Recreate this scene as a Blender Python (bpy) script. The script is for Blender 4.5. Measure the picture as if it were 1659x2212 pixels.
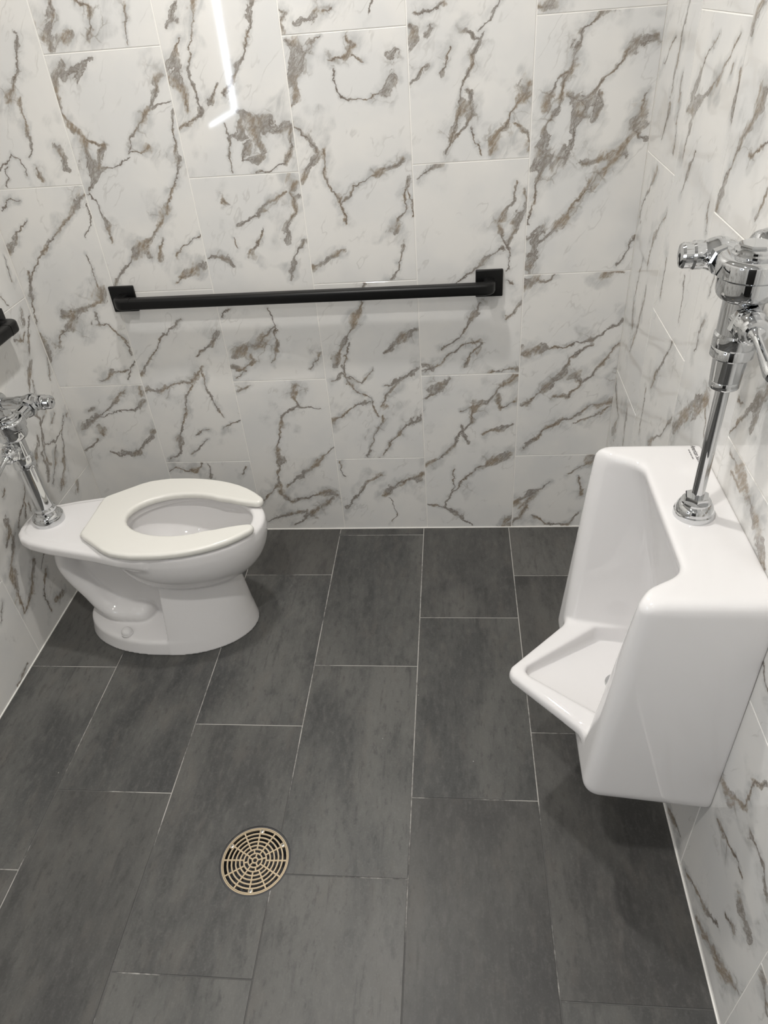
import bpy, bmesh, math
import numpy as np
from mathutils import Matrix, Vector

# ------------------------------------------------------------------ scene, camera, light
scene = bpy.context.scene
COL = scene.collection
for _o in list(bpy.data.objects):
    bpy.data.objects.remove(_o)

W_PX, H_PX, F_PX = 1659, 2212, 1528.34
CAM_POS = np.array([0.10261, -2.05151, 1.61131])
CAM_R = np.array([[0.99490, -0.10002, 0.01163],
                  [0.07299, 0.79639, 0.60030],
                  [-0.06930, -0.59640, 0.79968]])      # columns: right, forward, up
_u, _s, _v = np.linalg.svd(CAM_R)
CAM_R = _u @ _v
cam_data = bpy.data.cameras.new('camera')
cam = bpy.data.objects.new('camera', cam_data)
COL.objects.link(cam)
cam_data.sensor_fit = 'VERTICAL'
cam_data.sensor_height = 24.0
cam_data.lens = F_PX * 24.0 / H_PX
cam_data.clip_start = 0.02
_m = Matrix.Identity(4)
for i in range(3):
    _m[i][0] = CAM_R[i, 0]
    _m[i][1] = CAM_R[i, 2]
    _m[i][2] = -CAM_R[i, 1]
    _m[i][3] = CAM_POS[i]
cam.matrix_world = _m
scene.camera = cam

world = bpy.data.worlds.new('world')
scene.world = world
world.use_nodes = True
world.node_tree.nodes['Background'].inputs[0].default_value = (0.9, 0.92, 1.0, 1)
world.node_tree.nodes['Background'].inputs[1].default_value = 0.0

scene.view_settings.view_transform = 'Standard'
scene.view_settings.look = 'None'
scene.view_settings.gamma = 1.0
scene.view_settings.use_curve_mapping = False
scene.view_settings.exposure = 0.0

CEIL = 2.60
ROOM_BACK = -3.45          # wall behind the camera
LX = -1.207                # left wall
RX, RK = 0.605, 0.0125     # right wall: x = RX + RK*y
# downlights on the centre line of the ceiling: x, y, watts
DOWNLIGHTS = [(-0.30, -0.55, 13.8), (-0.30, -1.75, 13.8), (-0.30, -2.95, 9.0)]
LIGHT_COL = (1.0, 0.975, 0.935)

# ------------------------------------------------------------------ helpers
def link(o):
    COL.objects.link(o)
    return o

def tag(o, label=None, cat=None, group=None, kind=None):
    if label: o['label'] = label
    if cat: o['category'] = cat
    if group: o['group'] = group
    if kind: o['kind'] = kind
    return o

def empty(name, loc=(0, 0, 0), rz=0.0):
    o = bpy.data.objects.new(name, None)
    o.empty_display_size = 0.05
    o.location = loc
    o.rotation_euler = (0, 0, rz)
    return link(o)

def mesh_obj(name, verts, faces, mat=None, parent=None, smooth=False, matrix=None):
    me = bpy.data.meshes.new(name)
    me.from_pydata([tuple(map(float, v)) for v in verts], [], [tuple(map(int, f)) for f in faces])
    me.update()
    return me_obj(name, me, mat, parent, smooth, matrix)

def me_obj(name, me, mat=None, parent=None, smooth=False, matrix=None):
    if smooth:
        me.polygons.foreach_set('use_smooth', [True] * len(me.polygons))
    if mat and not me.materials:
        me.materials.append(mat)
    o = bpy.data.objects.new(name, me)
    link(o)
    if parent: o.parent = parent
    if matrix is not None: o.matrix_local = matrix
    return o

def bm_obj(name, bm, mat=None, parent=None, smooth=False, sharp=None, matrix=None):
    bmesh.ops.recalc_face_normals(bm, faces=bm.faces)
    me = bpy.data.meshes.new(name)
    if smooth:
        for f in bm.faces: f.smooth = True
        if sharp:
            for e in bm.edges:
                if len(e.link_faces) == 2 and e.calc_face_angle(0) > sharp:
                    e.smooth = False
    bm.to_mesh(me); bm.free()
    return me_obj(name, me, mat, parent, False, matrix)

def box_bm(x0, x1, y0, y1, z0, z1, bevel=0.0, seg=2):
    bm = bmesh.new()
    bmesh.ops.create_cube(bm, size=1)
    for v in bm.verts:
        v.co = Vector((x0 + (v.co.x + .5) * (x1 - x0), y0 + (v.co.y + .5) * (y1 - y0), z0 + (v.co.z + .5) * (z1 - z0)))
    if bevel:
        bmesh.ops.bevel(bm, geom=list(bm.edges), offset=bevel, segments=seg, profile=.5, affect='EDGES')
    return bm

def frame(axis, origin):
    """matrix whose Z runs along axis"""
    a = Vector(axis).normalized()
    up = Vector((0, 0, 1)) if abs(a.z) < .9 else Vector((1, 0, 0))
    x = up.cross(a).normalized(); y = a.cross(x)
    m = Matrix.Identity(4)
    for i in range(3):
        m[i][0], m[i][1], m[i][2], m[i][3] = x[i], y[i], a[i], origin[i]
    return m

def lathe_bm(profile, n=40, sides=None, bm=None, mat4=None, rot=0.0):
    """profile: list of (radius, height); closed at both ends. sides: polygonal (hex) section"""
    bm = bm or bmesh.new()
    k = sides or n
    rings = []
    for r, h in profile:
        ring = []
        for i in range(k):
            a = 2 * math.pi * i / k + rot
            co = Vector((r * math.cos(a), r * math.sin(a), h))
            if mat4 is not None: co = mat4 @ co
            ring.append(bm.verts.new(co))
        rings.append(ring)
    for a, b in zip(rings[:-1], rings[1:]):
        for i in range(k):
            j = (i + 1) % k
            bm.faces.new((a[i], a[j], b[j], b[i]))
    bm.faces.new(list(reversed(rings[0])))
    bm.faces.new(rings[-1])
    return bm

def arc_profile(r0, h0, r1, h1, n=6, convex=True):
    """quarter ellipse between two profile points"""
    out = []
    for i in range(n + 1):
        t = i / n * math.pi / 2
        if convex:
            out.append((r1 + (r0 - r1) * math.cos(t), h0 + (h1 - h0) * math.sin(t)))
        else:
            out.append((r0 + (r1 - r0) * math.sin(t), h1 + (h0 - h1) * math.cos(t)))
    return out

def sweep_bm(path, section, closed_ends=True):
    """sweep a 2-D section (list of (a,b)) along a 3-D polyline, rotation-minimising frame"""
    bm = bmesh.new()
    P = [Vector(p) for p in path]
    T = []
    for i in range(len(P)):
        a = P[max(i - 1, 0)]; b = P[min(i + 1, len(P) - 1)]
        T.append((b - a).normalized())
    up = Vector((0, 0, 1)) if abs(T[0].z) < .9 else Vector((1, 0, 0))
    nrm = (up - T[0] * up.dot(T[0])).normalized()
    rings = []
    for i in range(len(P)):
        nrm = (nrm - T[i] * nrm.dot(T[i])).normalized()
        bi = T[i].cross(nrm)
        rings.append([bm.verts.new(P[i] + nrm * a + bi * b) for a, b in section])
    k = len(section)
    for r0, r1 in zip(rings[:-1], rings[1:]):
        for i in range(k):
            j = (i + 1) % k
            bm.faces.new((r0[i], r0[j], r1[j], r1[i]))
    bm.faces.new(list(reversed(rings[0]))); bm.faces.new(rings[-1])
    return bm

def rrect(a, b, r, n=5):
    pts = []
    for cx, cy, s in ((a - r, b - r, 0), (-a + r, b - r, 1), (-a + r, -b + r, 2), (a - r, -b + r, 3)):
        for i in range(n + 1):
            t = math.pi / 2 * (s + i / n)
            pts.append((cx + r * math.cos(t), cy + r * math.sin(t)))
    return pts

def circle(r, n=24):
    return [(r * math.cos(2 * math.pi * i / n), r * math.sin(2 * math.pi * i / n)) for i in range(n)]

# ------------------------------------------------------------------ implicit surfaces (for the vitreous china)
def smin(a, b, k):
    h = np.clip(0.5 + 0.5 * (b - a) / k, 0, 1)
    return b + (a - b) * h - k * h * (1 - h)

def smax(a, b, k):
    return -smin(-a, -b, k)

def poly_sd(px, py, pts):
    """signed distance to a closed 2-D polygon"""
    d = np.full(px.shape, 1e9); s = np.ones(px.shape)
    n = len(pts)
    for i in range(n):
        ax, ay = pts[i]; bx, by = pts[i - 1]
        ex, ey = bx - ax, by - ay
        wx, wy = px - ax, py - ay
        t = np.clip((wx * ex + wy * ey) / (ex * ex + ey * ey), 0, 1)
        d = np.minimum(d, (wx - ex * t) ** 2 + (wy - ey * t) ** 2)
        c1 = py >= ay; c2 = py < by; c3 = ex * wy > ey * wx
        flip = (c1 & c2 & c3) | (~c1 & ~c2 & ~c3)
        s = np.where(flip, -s, s)
    return s * np.sqrt(d)

def extr(d2, z, z0, z1, r):
    """extrude a 2-D distance with edge radius r"""
    a = d2 + r
    b = np.abs(z - (z0 + z1) / 2) - ((z1 - z0) / 2 - r)
    return np.minimum(np.maximum(a, b), 0) + np.sqrt(np.maximum(a, 0) ** 2 + np.maximum(b, 0) ** 2) - r

def capsule_path(u, v, z, path, r, vs=1.0):
    """tube through (u,z[,r]) points in the plane v=0; vs scales v"""
    d = np.full(u.shape, 1e9)
    for (a, b) in zip(path[:-1], path[1:]):
        r0 = a[2] if len(a) > 2 else r; r1 = b[2] if len(b) > 2 else r
        eu, ez = b[0] - a[0], b[1] - a[1]
        t = np.clip(((u - a[0]) * eu + (z - a[1]) * ez) / (eu * eu + ez * ez), 0, 1)
        dd = np.sqrt((u - a[0] - t * eu) ** 2 + (z - a[1] - t * ez) ** 2 + (v * vs) ** 2) - (r0 + (r1 - r0) * t)
        d = smin(d, dd, 0.003)
    return d

def surface_nets(f, lo, hi, h):
    n = [int(math.ceil((hi[i] - lo[i]) / h)) + 1 for i in range(3)]
    ax = [np.linspace(lo[i], lo[i] + h * (n[i] - 1), n[i]).astype(np.float32) for i in range(3)]
    X, Y, Z = np.meshgrid(*ax, indexing='ij')
    F = f(X, Y, Z).astype(np.float32)
    S = F < 0
    corners = [(i, j, k) for i in (0, 1) for j in (0, 1) for k in (0, 1)]
    sl = lambda A, c: A[c[0]:n[0] - 1 + c[0], c[1]:n[1] - 1 + c[1], c[2]:n[2] - 1 + c[2]]
    cnt = sum(sl(S, c).astype(np.int8) for c in corners)
    act = (cnt > 0) & (cnt < 8)
    idx = np.full(act.shape, -1, np.int64)
    ci = np.argwhere(act)
    idx[act] = np.arange(len(ci))
    acc = np.zeros((len(ci), 3)); num = np.zeros(len(ci))
    for a in range(8):
        for b in range(a + 1, 8):
            ca, cb = np.array(corners[a]), np.array(corners[b])
            if np.abs(ca - cb).sum() != 1: continue
            fa = sl(F, corners[a])[act]; fb = sl(F, corners[b])[act]
            m = (fa < 0) != (fb < 0)
            t = np.where(m, fa / np.where(m, fa - fb, 1), 0)
            p = ca[None, :] + t[:, None] * (cb - ca)[None, :]
            acc += p * m[:, None]; num += m
    V = np.array(lo)[None, :] + h * (ci + acc / num[:, None])
    quads = []
    for d in range(3):
        o1, o2 = (d + 1) % 3, (d + 2) % 3
        s0 = [slice(None)] * 3; s1 = [slice(None)] * 3
        s0[d] = slice(0, n[d] - 1); s1[d] = slice(1, n[d])
        A, B = S[tuple(s0)], S[tuple(s1)]
        e = np.argwhere(A != B)
        ok = (e[:, o1] > 0) & (e[:, o2] > 0) & (e[:, o1] < n[o1] - 1) & (e[:, o2] < n[o2] - 1)
        e = e[ok]
        inside = A[tuple(e.T)]
        def cell(d1, d2):
            q = e.copy(); q[:, o1] += d1; q[:, o2] += d2
            return idx[tuple(q.T)]
        q = np.stack([cell(-1, -1), cell(0, -1), cell(0, 0), cell(-1, 0)], 1)
        q[~inside] = q[~inside][:, ::-1]
        quads.append(q)
    Q = np.concatenate(quads)
    eps = h * .4
    for _ in range(3):
        f0 = f(V[:, 0], V[:, 1], V[:, 2])
        g = np.stack([(f(V[:, 0] + eps * (i == 0), V[:, 1] + eps * (i == 1), V[:, 2] + eps * (i == 2))
                       - f(V[:, 0] - eps * (i == 0), V[:, 1] - eps * (i == 1), V[:, 2] - eps * (i == 2))) / (2 * eps) for i in range(3)], 1)
        g2 = (g * g).sum(1) + 1e-6
        step = np.clip(f0 / np.sqrt(g2), -h, h)
        V = V - g / np.sqrt(g2)[:, None] * step[:, None] * .9
    # light relaxation to even the mesh out, then the quads
    for _ in range(2):
        acc = np.zeros_like(V); num = np.zeros(len(V))
        for a in range(4):
            i0, i1 = Q[:, a], Q[:, (a + 1) % 4]
            for k in range(3):
                acc[:, k] += np.bincount(i0, V[i1, k], len(V)) + np.bincount(i1, V[i0, k], len(V))
            num += np.bincount(i0, minlength=len(V)) + np.bincount(i1, minlength=len(V))
        V = V * .5 + .5 * acc / np.maximum(num, 1)[:, None]
    return V, Q

def np_mesh(name, V, Q):
    me = bpy.data.meshes.new(name)
    me.vertices.add(len(V)); me.vertices.foreach_set('co', V.astype(np.float32).ravel())
    me.loops.add(Q.size); me.loops.foreach_set('vertex_index', Q.astype(np.int32).ravel())
    me.polygons.add(len(Q))
    me.polygons.foreach_set('loop_start', np.arange(0, Q.size, 4, dtype=np.int32))
    me.polygons.foreach_set('loop_total', np.full(len(Q), 4, np.int32))
    me.polygons.foreach_set('use_smooth', np.ones(len(Q), bool))
    me.update(calc_edges=True); me.validate()
    return me

# ------------------------------------------------------------------ materials
def new_mat(name):
    m = bpy.data.materials.new(name); m.use_nodes = True
    return m, m.node_tree, m.node_tree.nodes['Principled BSDF']

def simple_mat(name, col, rough=.4, metal=0., spec=.5, coat=0.):
    m, nt, b = new_mat(name)
    b.inputs['Base Color'].default_value = (*col, 1)
    b.inputs['Roughness'].default_value = rough
    b.inputs['Metallic'].default_value = metal
    b.inputs['Specular IOR Level'].default_value = spec
    b.inputs['Coat Weight'].default_value = coat
    return m

def add_noise_bump(m, scale, strength, dist=.001, detail=3):
    nt = m.node_tree; b = nt.nodes['Principled BSDF']
    tc = nt.nodes.new('ShaderNodeTexCoord'); nz = nt.nodes.new('ShaderNodeTexNoise'); bp = nt.nodes.new('ShaderNodeBump')
    nz.inputs['Scale'].default_value = scale; nz.inputs['Detail'].default_value = detail
    bp.inputs['Strength'].default_value = strength; bp.inputs['Distance'].default_value = dist
    nt.links.new(tc.outputs['Object'], nz.inputs['Vector']); nt.links.new(nz.outputs['Fac'], bp.inputs['Height'])
    nt.links.new(bp.outputs['Normal'], b.inputs['Normal'])
    return m

CHINA = simple_mat('vitreous_china', (0.79, 0.775, 0.77), .035, 0, .55)
SEAT_M = simple_mat('seat_plastic', (0.78, 0.765, 0.715), .22, 0, .45)
CHROME = simple_mat('chrome', (0.68, 0.69, 0.70), .035, 1)
BLACK = add_noise_bump(simple_mat('matte_black_metal', (0.0035, 0.0035, 0.0035), .38, 0, .32), 900, .05)
DARK = simple_mat('dark_void', (0.006, 0.006, 0.006), .7)
BRONZE = add_noise_bump(simple_mat('nickel_bronze', (0.47, 0.38, 0.26), .42, .45), 300, .25)
STEEL = simple_mat('screw_steel', (0.72, 0.68, 0.60), .25, 1)
RIMD = simple_mat('drain_rim_dark', (0.05, 0.05, 0.055), .55)
PRINT = simple_mat('grey_print', (0.10, 0.09, 0.09), .5)
GROUT_W = add_noise_bump(simple_mat('white_grout', (0.90, 0.88, 0.84), .8), 400, .3)
PAINT = add_noise_bump(simple_mat('white_paint', (0.72, 0.71, 0.69), .7), 300, .05)
RUBBER = simple_mat('pale_bumper', (0.7, 0.69, 0.66), .5)
DOOR_M = simple_mat('dark_door', (0.012, 0.011, 0.010), .35)
WATER = simple_mat('bowl_water', (0.62, 0.62, 0.61), .0, 0, .5)

def emit_mat(name, col, s):
    m, nt, b = new_mat(name)
    b.inputs['Base Color'].default_value = (.8, .8, .8, 1)
    b.inputs['Emission Color'].default_value = (*col, 1)
    b.inputs['Emission Strength'].default_value = s
    return m

class NB:
    """tiny node-building helper"""
    def __init__(s, nt): s.nt = nt
    def n(s, t, **kw):
        nd = s.nt.nodes.new(t)
        for k, v in kw.items(): setattr(nd, k, v)
        return nd
    def put(s, sock, v):
        if hasattr(v, 'links') or isinstance(v, bpy.types.NodeSocket): s.nt.links.new(v, sock)
        else: sock.default_value = v
    def math(s, op, a, b=None, c=None, clamp=False):
        nd = s.n('ShaderNodeMath', operation=op, use_clamp=clamp)
        for i, v in enumerate((a, b, c)):
            if v is not None: s.put(nd.inputs[i], v)
        return nd.outputs[0]
    def vec(s, op, a, b=None, c=None, scale=None):
        nd = s.n('ShaderNodeVectorMath', operation=op)
        for i, v in enumerate((a, b, c)):
            if v is not None: s.put(nd.inputs[i], v)
        if scale is not None: s.put(nd.inputs['Scale'], scale)
        return nd.outputs['Value'] if op in ('DOT_PRODUCT', 'DISTANCE', 'LENGTH') else nd.outputs[0]
    def noise(s, p, scale, detail=3., rough=.5, out='Fac', dist=0.):
        nd = s.n('ShaderNodeTexNoise')
        s.put(nd.inputs['Vector'], p); nd.inputs['Scale'].default_value = scale
        nd.inputs['Detail'].default_value = detail; nd.inputs['Roughness'].default_value = rough
        nd.inputs['Distortion'].default_value = dist
        return nd.outputs[out]
    def step(s, x, e0, e1, t0=0., t1=1.):
        nd = s.n('ShaderNodeMapRange', interpolation_type='SMOOTHSTEP')
        s.put(nd.inputs[0], x)
        for i, v in enumerate((e0, e1, t0, t1)): nd.inputs[i + 1].default_value = v
        return nd.outputs[0]
    def mix(s, f, a, b, blend='MIX'):
        nd = s.n('ShaderNodeMix', data_type='RGBA', blend_type=blend)
        s.put(nd.inputs[0], f)
        for sock, v in ((nd.inputs[6], a), (nd.inputs[7], b)):
            if isinstance(v, tuple): sock.default_value = (*v, 1)
            else: s.nt.links.new(v, sock)
        return nd.outputs[2]

def sock(g, name, io, t):
    return g.interface.new_socket(name=name, in_out=io, socket_type=t)

def make_distort_group():
    g = bpy.data.node_groups.new('marble_distort', 'ShaderNodeTree')
    sock(g, 'Seed', 'INPUT', 'NodeSocketFloat')
    sock(g, 'P', 'OUTPUT', 'NodeSocketVector'); sock(g, 'N', 'OUTPUT', 'NodeSocketVector')
    b = NB(g); gi = b.n('NodeGroupInput'); go = b.n('NodeGroupOutput')
    tc = b.n('ShaderNodeTexCoord')
    p = b.vec('MULTIPLY', tc.outputs['Object'], (1, 1, 0))
    cz = b.n('ShaderNodeCombineXYZ'); b.put(cz.inputs[2], gi.outputs[0])
    n = b.vec('ADD', p, cz.outputs[0])
    q = p
    for sc, det, amp in ((13, 2, .036), (42, 3, .024), (150, 3, .008)):
        c = b.noise(n, sc, det, .55, 'Color')
        c = b.vec('SUBTRACT', c, (.5, .5, .5))
        c = b.vec('MULTIPLY', c, (amp, amp, 0))
        q = b.vec('ADD', q, c)
    b.put(go.inputs[0], q); b.put(go.inputs[1], n)
    return g

def make_finish_group():
    g = bpy.data.node_groups.new('marble_finish', 'ShaderNodeTree')
    for nm, t in (('N', 'NodeSocketVector'), ('P', 'NodeSocketVector'), ('D', 'NodeSocketFloat'), ('R', 'NodeSocketFloat')):
        sock(g, nm, 'INPUT', t)
    sock(g, 'Color', 'OUTPUT', 'NodeSocketColor')
    b = NB(g); gi = b.n('NodeGroupInput'); go = b.n('NodeGroupOutput')
    N, P, D, R = gi.outputs[0], gi.outputs[1], gi.outputs[2], gi.outputs[3]
    mp = b.n('ShaderNodeMapping'); mp.inputs['Rotation'].default_value = (0, 0, -.95); mp.inputs['Scale'].default_value = (1, 1, 1)
    b.put(mp.inputs['Vector'], N)
    S = b.vec('MULTIPLY', mp.outputs[0], (.42, 1.0, 1.0))          # flame-like grain, leaning up to the right
    zoff = b.vec('ADD', N, (3.1, 7.7, 1.3))
    n_lo = b.noise(N, 6, 3, .5)
    n_md = b.noise(S, 38, 5, .62, dist=.7)
    n_hi = b.noise(S, 150, 4, .65)
    n_br = b.noise(zoff, 15, 3, .5)
    n_w = b.noise(b.vec('ADD', N, (9.1, 1.7, 4.3)), 11, 2, .5)
    # the veins swell and starve along their course
    Dw = b.math('MULTIPLY', D, b.step(n_w, .33, .66, 2.7, .50))
    # slow cloudiness of the body
    base = b.mix(b.step(n_lo, .35, .68), (0.80, 0.785, 0.755), (0.735, 0.73, 0.715))
    # wide pale grey smears round the veins
    dh = b.math('ADD', b.math('MULTIPLY', Dw, .55), b.math('MULTIPLY', b.math('SUBTRACT', n_br, .5), 4.6))
    halo = b.math('MULTIPLY', b.step(dh, 2.9, 0.0), b.step(n_md, .34, .66, .10, .80))
    base = b.mix(halo, base, (0.485, 0.487, 0.480))
    # faint stray hairlines everywhere
    rl = b.math('ABSOLUTE', b.math('SUBTRACT', b.noise(b.vec('ADD', S, (1.7, 4.9, 2.2)), 7.5, 4, .58), .5))
    hair = b.math('MULTIPLY', b.step(rl, .012, .001), b.step(n_br, .47, .64))
    base = b.mix(b.math('MULTIPLY', hair, .26), base, (0.36, 0.34, 0.315))
    # taupe body of the veins, broken up by the grain
    db = b.math('ADD', Dw, b.math('MULTIPLY', b.math('SUBTRACT', n_md, .5), 4.2))
    band = b.step(db, 1.35, 0.15)
    band = b.math('MULTIPLY', band, b.step(n_hi, .24, .60, .35, .95))
    taupe = b.mix(b.step(n_br, .40, .60), (0.285, 0.226, 0.160), (0.265, 0.242, 0.215))
    base = b.mix(band, base, taupe)
    # fine secondary network close to the veins
    vz = b.n('ShaderNodeTexVoronoi', feature='DISTANCE_TO_EDGE')
    vz.inputs['Scale'].default_value = 17
    b.put(vz.inputs['Vector'], b.vec('ADD', P, (5.3, 2.1, 0)))
    net = b.step(vz.outputs['Distance'], .040, .004)
    net = b.math('MULTIPLY', net, b.step(dh, 1.9, .2))
    net = b.math('MULTIPLY', net, b.step(n_lo, .40, .60))
    base = b.mix(b.math('MULTIPLY', net, .50), base, (0.25, 0.215, 0.175))
    # dark outlines of the bands and a dark thin core
    edge = b.step(b.math('ABSOLUTE', b.math('SUBTRACT', db, .72)), .26, .02)
    edge = b.math('MULTIPLY', edge, b.step(n_br, .44, .64))
    base = b.mix(b.math('MULTIPLY', edge, .68), base, (0.150, 0.118, 0.092))
    rc = b.math('ADD', R, b.math('MULTIPLY', b.math('SUBTRACT', n_hi, .5), .0030))
    core = b.math('MULTIPLY', b.step(rc, .0021, .0003), b.step(n_w, .34, .64, 1.0, .25))
    base = b.mix(b.math('MULTIPLY', core, .72), base, (0.135, 0.105, 0.085))
    b.put(go.inputs[0], base)
    return g

G_DIST, G_FIN = make_distort_group(), make_finish_group()

def marble_mat(name, segs, seed):
    """segs: (u0,v0,u1,v1,width) in metres in the tile's own frame"""
    m, nt, bs = new_mat(name)
    b = NB(nt)
    gd = b.n('ShaderNodeGroup', node_tree=G_DIST); gd.inputs[0].default_value = seed
    P = gd.outputs['P']
    D = R = None
    for (u0, v0, u1, v1, w) in segs:
        A = Vector((u0, v0, 0)); ba = Vector((u1 - u0, v1 - v0, 0))
        l2 = max(ba.length_squared, 1e-8)
        Dv = ba / l2
        h = b.math('ADD', b.vec('DOT_PRODUCT', P, tuple(Dv)), -A.dot(Dv), clamp=True)
        hv = b.n('ShaderNodeCombineXYZ'); b.put(hv.inputs[0], h); b.put(hv.inputs[1], h)
        c = b.vec('MULTIPLY_ADD', hv.outputs[0], tuple(ba), tuple(A))
        d = b.vec('DISTANCE', P, c)
        dn = b.math('DIVIDE', d, w)
        D = dn if D is None else b.math('MINIMUM', D, dn)
        R = d if R is None else b.math('MINIMUM', R, d)
    gf = b.n('ShaderNodeGroup', node_tree=G_FIN)
    nt.links.new(gd.outputs['N'], gf.inputs['N']); nt.links.new(P, gf.inputs['P'])
    nt.links.new(D, gf.inputs['D']); nt.links.new(R, gf.inputs['R'])
    nt.links.new(gf.outputs[0], bs.inputs['Base Color'])
    bs.inputs['Roughness'].default_value = .045
    bs.inputs['Specular IOR Level'].default_value = .5
    return m

def slate_mat():
    m, nt, bs = new_mat('slate_porcelain')
    b = NB(nt)
    tc = b.n('ShaderNodeTexCoord'); oi = b.n('ShaderNodeObjectInfo')
    off = b.n('ShaderNodeCombineXYZ'); b.put(off.inputs[2], b.math('MULTIPLY', oi.outputs['Random'], 37.0))
    p = b.vec('ADD', tc.outputs['Object'], off.outputs[0])
    ps = b.vec('MULTIPLY', p, (1.0, .38, 1.0))
    lo = b.noise(ps, 5.5, 4, .55, dist=.4)
    md = b.noise(ps, 22, 5, .6)
    hi = b.noise(p, 210, 4, .6)
    streak = b.noise(b.vec('MULTIPLY', p, (1.0, .10, 1.0)), 60, 4, .6)
    mf = b.noise(ps, 75, 6, .68)
    col = b.mix(b.step(lo, .30, .70), (0.050, 0.0505, 0.0500), (0.112, 0.110, 0.1035))
    col = b.mix(b.math('MULTIPLY', b.step(md, .50, .70), .40), col, (0.118, 0.108, 0.097))
    col = b.mix(b.math('MULTIPLY', b.step(md, .45, .30), .45), col, (0.034, 0.035, 0.035))
    col = b.mix(b.math('MULTIPLY', b.step(mf, .50, .68), .34), col, (0.135, 0.132, 0.125))
    col = b.mix(b.math('MULTIPLY', b.step(mf, .47, .33), .42), col, (0.033, 0.033, 0.033))
    col = b.mix(b.math('MULTIPLY', b.step(streak, .58, .72), .40), col, (0.036, 0.036, 0.036))
    col = b.mix(b.math('MULTIPLY', b.step(hi, .50, .75), .20), col, (0.19, 0.19, 0.18))
    col = b.mix(b.math('MULTIPLY', b.step(oi.outputs['Random'], .2, 1.0), .16), col, (0.095, 0.082, 0.073))
    vr = b.n('ShaderNodeHueSaturation'); b.put(vr.inputs['Value'], b.math('ADD', b.math('MULTIPLY', b.math('FRACT', b.math('MULTIPLY', oi.outputs['Random'], 7.3)), .26), .87))
    b.put(vr.inputs['Color'], col); col = vr.outputs[0]
    # chalky specks of construction dust
    vz = b.n('ShaderNodeTexVoronoi'); vz.inputs['Scale'].default_value = 9
    b.put(vz.inputs['Vector'], p)
    col = b.mix(b.math('MULTIPLY', b.step(vz.outputs['Distance'], .016, .009), .6), col, (0.5, 0.49, 0.47))
    nt.links.new(col, bs.inputs['Base Color'])
    r = b.math('ADD', b.math('MULTIPLY', md, .16), .36)
    nt.links.new(r, bs.inputs['Roughness'])
    bs.inputs['Specular IOR Level'].default_value = .42
    bp = b.n('ShaderNodeBump'); bp.inputs['Strength'].default_value = .10; bp.inputs['Distance'].default_value = .0006
    b.put(bp.inputs['Height'], hi); nt.links.new(bp.outputs[0], bs.inputs['Normal'])
    return m

def floor_grout_mat():
    m, nt, bs = new_mat('floor_grout')
    b = NB(nt)
    tc = b.n('ShaderNodeTexCoord')
    n = b.noise(tc.outputs['Object'], 5, 3, .6); n2 = b.noise(tc.outputs['Object'], 70, 3, .6)
    sx = b.n('ShaderNodeSeparateXYZ'); b.put(sx.inputs[0], tc.outputs['Object'])
    near = b.step(sx.outputs[1], -1.45, -.75, -.15, .06)      # the joints are less filled toward the door
    f = b.step(b.math('ADD', b.math('ADD', n, near), b.math('MULTIPLY', b.math('SUBTRACT', n2, .5), .35)), .36, .58)
    col = b.mix(f, (0.10, 0.098, 0.095), (0.42, 0.405, 0.38))
    nt.links.new(col, bs.inputs['Base Color']); bs.inputs['Roughness'].default_value = .85
    return m

SLATE, GROUT_F = slate_mat(), floor_grout_mat()

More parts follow.
